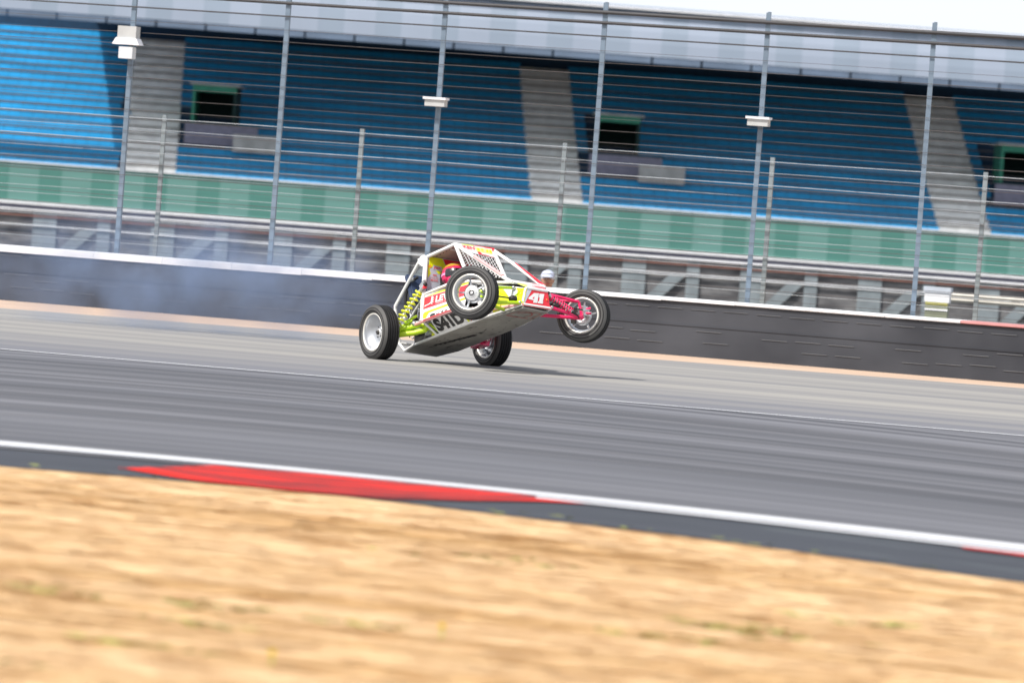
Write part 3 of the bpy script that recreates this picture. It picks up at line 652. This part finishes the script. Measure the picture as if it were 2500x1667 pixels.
a = MB(); wiremesh(a, [(.905, -.235, .735), (.84, .24, .735), (.985, .235, .50)], .036, .0030, (-.655, 1.479)); wiremesh(a, [(.905, -.235, .735), (.985, .235, .50), (1.62, -.21, .32)], .036, .0030, (.3, 1.9))
a.tube([(.84, .24, .735), (.985, .235, .50)], .014, W_); a.tube([(.985, .235, .50), (1.62, -.21, .32)], .008, W_); a.build('windscreen_mesh', car)
a = MB(); a.add([(.30, .33, .38), (.96, .29, .38), (.93, .262, .60), (.80, .25, .80), (.31, .305, .78)], [(0, 1, 2, 3, 4)], M['black']); a.build('cockpit_dark_panel', car)  # solid black panel added to darken the view through the cockpit
a = MB(); a.box((1.34, 0, .24), (.02, .50, .20), M['black']); a.build('dashboard', car)
# bulkhead behind the driver's head
a = MB(); q = Quad((.30, -.30, .40), (.30, .30, .40), (.30, .29, .80), (.30, -.29, .80)); q.grid(a, M['grey_panel']); q.grid(a, W_, h=-.01)
def bq(y_, z_): return ((y_+.30)/.6, (z_-.40)/.4)
q.decal(a, [bq(-.29, .80), bq(-.12, .80), bq(-.02, .64), bq(-.17, .625), bq(-.235, .70), bq(-.29, .66)], M['yellow'])
q.decal(a, [bq(-.30, .70), bq(-.262, .62), bq(-.30, .56)], M['yellow']); q.decal(a, [bq(-.11, .795), bq(.29, .80), bq(.29, .60), bq(-.02, .65)], M['red'], .003)
q.decal(a, [bq(-.30, .68), bq(-.255, .68), bq(-.262, .705), bq(-.30, .71)], M['orange'], .003)
q.decal(a, [bq(-.245, .665), bq(-.13, .655), bq(-.125, .705), bq(-.235, .715)], M['grey_panel'], .003)
u0, v0 = bq(-.232, .674); u1, v1 = bq(-.135, .698); q.text(a, 'SHAW', u0, u1, v0, v1, M['red'], .03, .3, .005)
u0, v0 = bq(-.238, .594); u1, v1 = bq(-.185, .612); q.text(a, 'SPR', u0, u1, v0, v1, M['red'], .03, 0, .005)
u0, v0 = bq(-.26, .566); u1, v1 = bq(-.165, .580); q.text(a, 'TRAIL PRO', u0, u1, v0, v1, M['red'], 0, 0, .005)
u0, v0 = bq(-.262, .535); u1, v1 = bq(-.165, .556); q.text(a, 'MODEL', u0, u1, v0, v1, M['red'], .01, 0, .005)
a.build('bulkhead', car)
# seat
a = MB(); a.prism([(-.17, 0), (.17, 0), (.19, .35), (.15, .44), (-.15, .44), (-.19, .35)], .05, M['black'], (.44, 0, .10), (0, 1, 0), (-.25, 0, .97)); a.box((.65, 0, .04), (.42, .36, .07), M['black'])
for sy in (-1, 1): a.sphere((.40, sy*.155, .56), (.07, .025, .10), M['black'], 12, 8)
a.build('seat', car)
a = MB(); a.lathe([(-.012, .15), (.012, .15), (.014, .165), (-.014, .165), (-.012, .15)], M['black'], 24); a.box((0, 0, 0), (.30, .01, .03), M['dark_metal']); o = a.build('steering_wheel', car); o.location = (1.02, 0, .36); o.rotation_euler = (0, 0, R(90)); o.rotation_euler = (R(-20), 0, R(90))
# engine, radiator and hoses
a = MB(); a.box((.02, .02, .16), (.42, .36, .34), M['dark_metal']); a.box((.02, -.02, .28), (.26, .30, .12), M['alu']); a.box((-.05, -.18, .10), (.16, .05, .14), M['alu'])
for i in range(5): a.box((-.04+i*.05, -.182, .22), (.02, .03, .10), M['dark_metal'])
for i in range(4): a.tube([(.12, -.12+.08*i, .30), (.2, -.14+.08*i, .22), (.18, -.12+.08*i, .05)], .018, M['alu'], 8)
for _ in range(46): a.sphere((rnd.uniform(-.2, .34), rnd.uniform(-.24, -.12), rnd.uniform(-.04, .38)), rnd.uniform(.010, .022), M[rnd.choice(['alu', 'dark_metal', 'dark_metal', 'hub'])], 8, 6)
for _ in range(14):
    p = Vector((rnd.uniform(-.2, .3), rnd.uniform(-.26, -.14), rnd.uniform(-.02, .35))); a.tube([p, p+Vector((rnd.uniform(-.1, .1), rnd.uniform(-.03, .03), rnd.uniform(-.12, .12)))], .007, M[rnd.choice(['alu', 'black', 'dark_metal'])], 6)
a.box((.1, 0, -.03), (.5, .36, .06), M['dark_metal']); a.box((.33, -.28, -.03), (.12, .05, .07), M['alu'])
a.add([(.30, -.34, .04), (.35, -.36, .04), (.46, -.268, -.085), (.36, -.265, -.085)], [(0, 1, 2, 3)], M['yellow']); a.build('engine', car)
a = MB(); ry = Matrix.Rotation(R(-24), 3, 'Y'); a.box((-.12, -.05, .53), (.06, .40, .36), M['navy'], ry); 
for i in range(9): a.box((-.158, -.20+.04*i, .545), (.012, .006, .34), M['black'], ry)
for i in range(2): a.box((-.15, -.245+.40*i, .54), (.05, .02, .36), M['navy'], ry)
ra = a.build('radiator', car)
a = MB(); a.tube([(-.06, -.20, .66), (-.14, -.24, .62), (-.22, -.25, .50), (-.24, -.24, .36), (-.2, -.2, .2), (-.1, -.1, .15)], .017, M['black'], 8); a.tube([(-.10, -.225, .645), (-.135, -.24, .625)], .023, M['alu'], 8); a.build('hose', ra)
a = MB(); a.tube([(-.2, .05, .1), (-.33, .0, .16), (-.38, -.10, .2)], .03, M['alu'], 10); a.tube([(-.38, -.08, .2), (-.41, -.18, .22)], .045, M['alu'], 12); a.sphere((-.28, -.23, .23), (.045, .035, .045), M['hub'], 10, 8); a.build('exhaust', car)
a = MB(); a.box((.36, -.39, .46), (.10, .03, .06), M['alu'], Matrix.Rotation(R(-30), 3, 'Y')); a.box((.40, -.40, .425), (.05, .04, .03), M['red']); a.build('shock_bracket', car)

# suspension
def spring(top, bot, r, turns, mc, mb_, wire=.007, body=.6):
    top, bot = Vector(top), Vector(bot); ax = (bot-top); L_ = ax.length; ax.normalize(); u = ax.orthogonal().normalized(); v = ax.cross(u)
    n = int(turns*14); pts = [top+ax*L_*(i/n)+(u*math.cos(2*math.pi*turns*i/n)+v*math.sin(2*math.pi*turns*i/n))*r for i in range(n+1)]
    mb_.tube(pts, wire, mc, 6)
def shock(top, s_top, s_bot, bot, r, turns, mc, wire, name='shock_absorber'):
    a = MB(); a.tube([top, s_top], .020, M['alu'], 12); a.tube([s_top, s_bot], .013, M['hub'], 10); a.tube([s_bot, bot], .016, M['dark_metal'], 10)
    a.sphere(top, .024, M['dark_metal'], 10, 8); d = (Vector(s_bot)-Vector(s_top)).normalized(); a.tube([Vector(s_top)-d*.01, Vector(s_top)+d*.008], r+.006, mc, 16)
    o = a.build(name, car); a = MB(); spring(s_top, s_bot, r, turns, mc, a, wire); a.build('coil_spring', o)
rn = Vector((.0204, -.7216, -.0367)); rfv = Vector((-.011, .7153, .080))
shock((.421, -.40, .452), (.325, -.42, .375), (.165, -.58, .06), (.14, -.60, .0), .040, 7.5, M['yellow'], .0095)
shock((.30, .40, .42), (.27, .43, .36), (.10, .58, .10), (.08, .60, .05), .040, 7.5, M['pink'], .0095)
def arm(segs, m, name='control_arm', extra=None):
    a = MB()
    for pts, r in segs: a.tube(pts, r, m, 12)
    for pts, r in segs:
        a.sphere(pts[0], r*1.0, m, 10, 6)
    if extra: extra(a)
    return a.build(name, car)
arm([([(.30, -.36, .045), (.20, -.42, .03), (.06, -.64, -.035)], .030), ([(.33, -.34, -.02), (.24, -.42, -.045), (.07, -.64, -.075)], .030), ([(.30, -.36, .045), (.36, -.33, .01), (.33, -.34, -.02)], .030),
     ([(.42, -.34, .03), (.52, -.255, -.08)], .013), ([(.12, -.46, .09), (.26, -.40, .14)], .014), ([(.10, -.52, .02), (.20, -.42, .10)], .018)], M['lime'])
a = MB(); a.sphere((.24, -.42, .055), (.03, .03, .03), M['alu'], 10, 8); a.tube([(.22, -.42, .06), (.26, -.37, .06)], .028, M['hub'], 10); a.build('joint', car)
a = MB(); a.tube([(.05, -.2, .05), (.03, -.5, .0), rn], .018, M['dark_metal'], 10); a.tube([(.02, .2, .08), rfv], .018, M['dark_metal'], 10); a.build('drive_shaft', car)
arm([([(.62, .30, -.06), (.40, .42, -.03), (.0, .60, .03)], .022), ([(.60, .30, -.02), (.30, .46, .02), (.0, .62, .07)], .020), ([(.10, .36, .02), (.0, .60, .05)], .020)], M['pink'],
    extra=lambda a: a.box((.06, .52, .02), (.20, .12, .12), M['pink']))
# front near (lime)
for sy, m in ((-1, M['lime']), (1, M['pink'])):
    y_ = lambda v: v*-sy*-1 if False else v*sy
    arm([([(1.83, y_(.19), .150), (1.93, y_(.57), .085)], .015), ([(1.58, y_(.23), .16), (1.92, y_(.57), .085)], .011)], m, 'upper_arm')
    arm([([(1.98, y_(.17), -.035), (1.945, y_(.61), -.085)], .019), ([(1.70, y_(.20), -.058), (1.945, y_(.61), -.09)], .019)], m, 'lower_arm')
    a = MB(); a.tube([(1.925, y_(.575), .085), (1.94, y_(.61), -.09)], .016, m, 10); a.tube([(1.93, y_(.60), .0), (1.99, y_(.68), .02)], .012, m); a.tube([(1.93, y_(.60), -.03), (2.0, y_(.68), -.04)], .012, m); a.box((1.94, y_(.63), -.01), (.06, .05, .10), M['alu']); a.build('upright', car)
    a = MB(); a.tube([(1.90, y_(.18), .02), (1.985, y_(.50), -.01), (2.02, y_(.66), -.02)], .008, M['black']); a.tube([(1.98, y_(.52), -.012), (2.02, y_(.64), -.018)], .011, M['alu'], 8); a.build('tie_rod', car)
    a = MB(); a.sphere((1.985, y_(.20), -.035), .018, M['alu'], 8, 6); a.build('ball_joint', car)
    a = MB(); a.sphere((1.85, y_(.19), .15), .022, M['alu'], 8, 6); a.build('ball_joint', car)
    a = MB(); a.sphere((1.95, y_(.26), -.0), (.05, .05, .035), M['dark_metal'], 10, 8); a.build('damper_reservoir', car)
    if sy > 0: shock((1.955, y_(.17), .115), (1.96, y_(.21), .075), (1.975, y_(.45), -.045), (1.95, y_(.56), -.085), .034, 9, m, .0065)
# wheels -------------------------------------------------------------
def tyre_prof(r, w, ri):
    h = w/2
    return [(-h*.78, ri), (-h*.98, ri+.012), (-h*1.05, (r+ri)/2), (-h*1.0, r-.035), (-h*.86, r-.010), (-h*.70, r-.002)], [(h*.78, ri), (h*.98, ri+.012), (h*1.05, (r+ri)/2), (h*1.0, r-.035), (h*.86, r-.010), (h*.70, r-.002)]
def wheel(pos, rot, r, w, ri, dish, groove):
    e = bpy.data.objects.new('wheel', None); col.objects.link(e); e.parent = car; e.location = pos; e.rotation_euler = rot; e.empty_display_size = .1
    L_, Rr = tyre_prof(r, w, ri)
    a = MB(); a.lathe(L_, M['sidewall'], 64); a.lathe(Rr, M['sidewall'], 64)
    tr = [L_[-1]]; k = 5 if groove else 3
    for i in range(k):
        c = lerp(-w*.30, w*.30, i/(k-1)); g_ = .0028
        tr += [(c-g_-.001, r), (c-g_, r-.007), (c+g_, r-.007), (c+g_+.001, r)]
    tr += [Rr[-1]]; a.lathe(tr, M['tyre'], 64)
    for sgn in (-1, 1):      # bead of raised ribs on the sidewall
        a.lathe([(sgn*w*.525, (r+ri)/2-.022), (sgn*w*.535, (r+ri)/2-.018), (sgn*w*.525, (r+ri)/2-.014)], M['tyre'], 64)
        a.lathe([(sgn*w*.505, r-.040), (sgn*w*.518, r-.036), (sgn*w*.503, r-.030)], M['tyre'], 64)
    a.build('tyre', e)
    a = MB(); h = w/2
    a.lathe([(-h*.80, ri+.004), (-h*.88, ri+.002), (-h*.90, ri-.010), (-h*.80, ri-.016)], M['rim_lip'], 64)
    a.lathe([(h*.80, ri+.004), (h*.88, ri+.002), (h*.90, ri-.010), (h*.80, ri-.016)], M['rim_lip'], 64)
    a.lathe([(-h*.80, ri-.016), (-h*.45, ri-.030), (h*.1, ri-.038), (h*.5, ri-.028), (h*.80, ri-.016)], M['rim'], 64)
    a.lathe([(h*.80, ri-.010), (h*.1, ri-.030), (-h*.45, ri-.022), (-h*.80, ri-.010)], M['rim'], 64)
    if dish:
        a.lathe([(-h*.55, ri-.026), (h*.0, ri-.050), (h*.25, .09), (h*.2, .070), (h*.02, .066), (-h*.02, .03), (-h*.02, .0)], M['rim'], 64)
        a.lathe([(-h*.04, .026), (-h*.28, .022), (-h*.28, .0)], M['dark_metal'], 24); a.lathe([(-h*.02, .042), (-h*.14, .038), (-h*.14, .026)], M['hub'], 24)
        for i in range(5):
            t = 2*math.pi*i/5+.3; a.tube([(.056*math.cos(t), -h*.0, .056*math.sin(t)), (.056*math.cos(t), -h*.10, .056*math.sin(t))], .006, M['dark_metal'], 6)
    else:
        for i in range(5):
            t = 2*math.pi*i/5+.5; d = Vector((math.cos(t), 0, math.sin(t))); n_ = Vector((-math.sin(t), 0, math.cos(t)))
            p0 = d*.062+Vector((0, h*.05, 0)); p1 = d*(ri-.036)+Vector((0, h*.30, 0)); A2 = [p0-n_*.011, p0+n_*.011, p1+n_*.007, p1-n_*.007]
            B2 = [p+Vector((0, .014, 0)) for p in A2]; a.add(A2+B2, [(0, 1, 2, 3), (7, 6, 5, 4), (0, 4, 5, 1), (1, 5, 6, 2), (2, 6, 7, 3), (3, 7, 4, 0)], M['rim'])
        a.lathe([(h*.22, .078), (-h*.10, .078), (-h*.13, .072), (-h*.13, .030), (-h*.20, .028), (-h*.20, 0)], M['hub'], 40)
        a.lathe([(-h*.22, .019), (-h*.26, .019), (-h*.26, .027), (-h*.22, .028)], M['black'], 32, closed=True)
        for i in range(6):
            t = 2*math.pi*i/6; a.tube([(.052*math.cos(t), -h*.12, .052*math.sin(t)), (.052*math.cos(t), -h*.17, .052*math.sin(t))], .006, M['alu'], 6)
    a.build('rim', e)
    a = MB(); a.lathe([(h*.50, .105), (h*.56, .105), (h*.56, .05), (h*.50, .05)], M['alu'], 40, closed=True); a.box((.10, h*.53, -.03), (.05, .045, .09), M['dark_metal']); a.box((.07, h*.53, .06), (.04, .04, .05), M['dark_metal'])
    a.build('brake_disc', e); return e
ROLL = R(4.6)
wheel(rn, (ROLL, 0, 0), .293, .19, .202, True, True)
wheel(rfv, (-ROLL, 0, R(180)), .293, .19, .202, True, True)
wheel((1.885, -.72, .013), (R(6), 0, R(38)), .279, .165, .188, False, False)
wheel((1.795, .72, -.02), (R(-6), 0, R(180+38)), .279, .165, .188, False, False)

# ---------------------------------------------------------------- driver
dr = empty('person', label='driver in a pink helmet and dark race suit sitting inside the buggy', category='person')
dr.matrix_world = Matrix.Translation(BO) @ ROT.transposed().to_4x4()
pts = [(.52, 0, .12), (.48, 0, .30), (.44, -.02, .42), (.45, -.04, .48), (.47, -.06, .56),
       (.46, -.17, .40), (.66, -.22, .26), (.95, -.13, .36), (.46, .15, .40), (.66, .20, .26), (.95, .13, .36),
       (.58, -.09, .12), (.98, -.12, .20), (1.38, -.09, .02), (.58, .09, .12), (.98, .12, .20), (1.38, .09, .02)]
ed = [(0, 1), (1, 2), (2, 3), (3, 4), (2, 5), (5, 6), (6, 7), (2, 8), (8, 9), (9, 10), (0, 11), (11, 12), (12, 13), (0, 14), (14, 15), (15, 16)]
skinned('body', pts, ed, [.12, .13, .12, .065, .07, .065, .05, .032, .065, .05, .032, .08, .062, .045, .08, .062, .045], M['cloth_b'], dr)
a = MB(); hc = Vector((.50, -.095, .575))
a.sphere(hc, (.150, .122, .135), M['helmet'], 28, 18); a.sphere(hc+Vector((.055, 0, -.055)), (.115, .105, .085), M['helmet'], 20, 12)
hel = a.build('helmet', dr)
a = MB()   # visor: curved band on the front
vv = []; ff = []
for j in range(5):
    zz = -.035+.085*j/4
    for i in range(15):
        t = R(-80+160*i/14); s_ = math.sqrt(max(.05, 1-(zz/.135)**2)); vv.append(hc+Vector((.157*s_*math.cos(t)+.004, .128*s_*math.sin(t), zz)))
ff = [(j*15+i, j*15+i+1, (j+1)*15+i+1, (j+1)*15+i) for j in range(4) for i in range(14)]
a.add(vv, ff, M['visor'], True); a.build('visor', hel)
a = MB()
for (z0, z1, t0, t1, m) in [(-.045, -.02, -150, -60, M['pinkv']), (.055, .068, -140, 40, M['orange']), (.075, .085, -150, 30, M['lime']), (-.052, -.015, -150, -125, M['yellow']), (.02, .05, -150, -110, W_)]:
    vv = []
    for j in range(2):
        for i in range(13):
            t = R(lerp(t0, t1, i/12)); zz = lerp(z0, z1, j)+.03*math.sin(i/12*2); s_ = math.sqrt(max(.05, 1-(zz/.135)**2)); vv.append(hc+Vector((.154*s_*math.cos(t), .126*s_*math.sin(t), zz)))
    a.add(vv, [(i, i+1, 14+i, 13+i) for i in range(12)], m, True)
def on_helm(word, t0, t1, z0, z1, m, bold=.02):
    vs_, fs_ = text2d(word, bold); out = []
    for x_, y_ in vs_:
        t = R(lerp(t0, t1, x_)); zz = lerp(z0, z1, y_); s_ = math.sqrt(max(.05, 1-(zz/.135)**2)); out.append(hc+Vector((.159*s_*math.cos(t), .131*s_*math.sin(t), zz)))
    a.add(out, fs_, m)
on_helm('INR', -148, -122, -.04, -.018, M['red']); on_helm('FOX', -125, -85, -.085, -.06, M['black_paint'])
a.build('helmet_graphics', hel)
for sy in (-1, 1):
    a = MB(); hx = Vector((1.0, sy*.14, .38))
    a.sphere(hx, (.035, .022, .045), M['black'], 10, 8)
    for f_ in range(4): a.tube([hx+Vector((.0, 0, .028-.018*f_)), hx+Vector((.035, sy*.01, .03-.018*f_)), hx+Vector((.045, sy*-.018, .027-.017*f_)), hx+Vector((.025, sy*-.032, .025-.017*f_))], [.009, .009, .008, .007], M['black'], 6)
    a.tube([hx+Vector((-.005, 0, .03)), hx+Vector((.01, sy*-.025, .045)), hx+Vector((.03, sy*-.03, .04))], [.010, .009, .008], M['black'], 6); a.build('glove', dr)

# ---------------------------------------------------------------- tyre smoke drifting behind the rear wheel
sm = bpy.data.materials.new('thin tyre smoke'); sm.use_nodes = True; t = sm.node_tree; t.nodes.remove(t.nodes['Principled BSDF'])
pv = t.nodes.new('ShaderNodeVolumePrincipled'); pv.inputs['Color'].default_value = (.50, .66, 1, 1); pv.inputs['Anisotropy'].default_value = .1
t.links.new(pv.outputs[0], t.nodes['Material Output'].inputs['Volume'])
tc = t.nodes.new('ShaderNodeTexCoord'); n1 = t.nodes.new('ShaderNodeTexNoise'); n1.inputs['Scale'].default_value = 1.6; n1.inputs['Detail'].default_value = 3
t.links.new(tc.outputs['Object'], n1.inputs['Vector'])
mr = t.nodes.new('ShaderNodeMapRange'); mr.inputs[1].default_value = .38; mr.inputs[2].default_value = .72; mr.inputs[4].default_value = 1
t.links.new(n1.outputs[0], mr.inputs[0])
gr = t.nodes.new('ShaderNodeTexGradient'); gr.gradient_type = 'SPHERICAL'; mpp = t.nodes.new('ShaderNodeMapping'); mpp.inputs['Scale'].default_value = (1/2.9, 1/1.4, 1/1.0)
t.links.new(tc.outputs['Object'], mpp.inputs[0]); t.links.new(mpp.outputs[0], gr.inputs[0])
ml = t.nodes.new('ShaderNodeMath'); ml.operation = 'MULTIPLY'; t.links.new(mr.outputs[0], ml.inputs[0]); t.links.new(gr.outputs[1], ml.inputs[1])
m2 = t.nodes.new('ShaderNodeMath'); m2.operation = 'MULTIPLY'; m2.inputs[1].default_value = 1.7; t.links.new(ml.outputs[0], m2.inputs[0]); t.links.new(m2.outputs[0], pv.inputs['Density'])
a = MB(); a.sphere((0, 0, 0), (2.9, 1.4, 1.05), sm, 24, 14); o = a.build('tyre_smoke', kind='stuff', label='thin bluish tyre smoke drifting behind the buggy in front of the black barrier', category='smoke'); o.location = (-3.9, 58.5, .55)
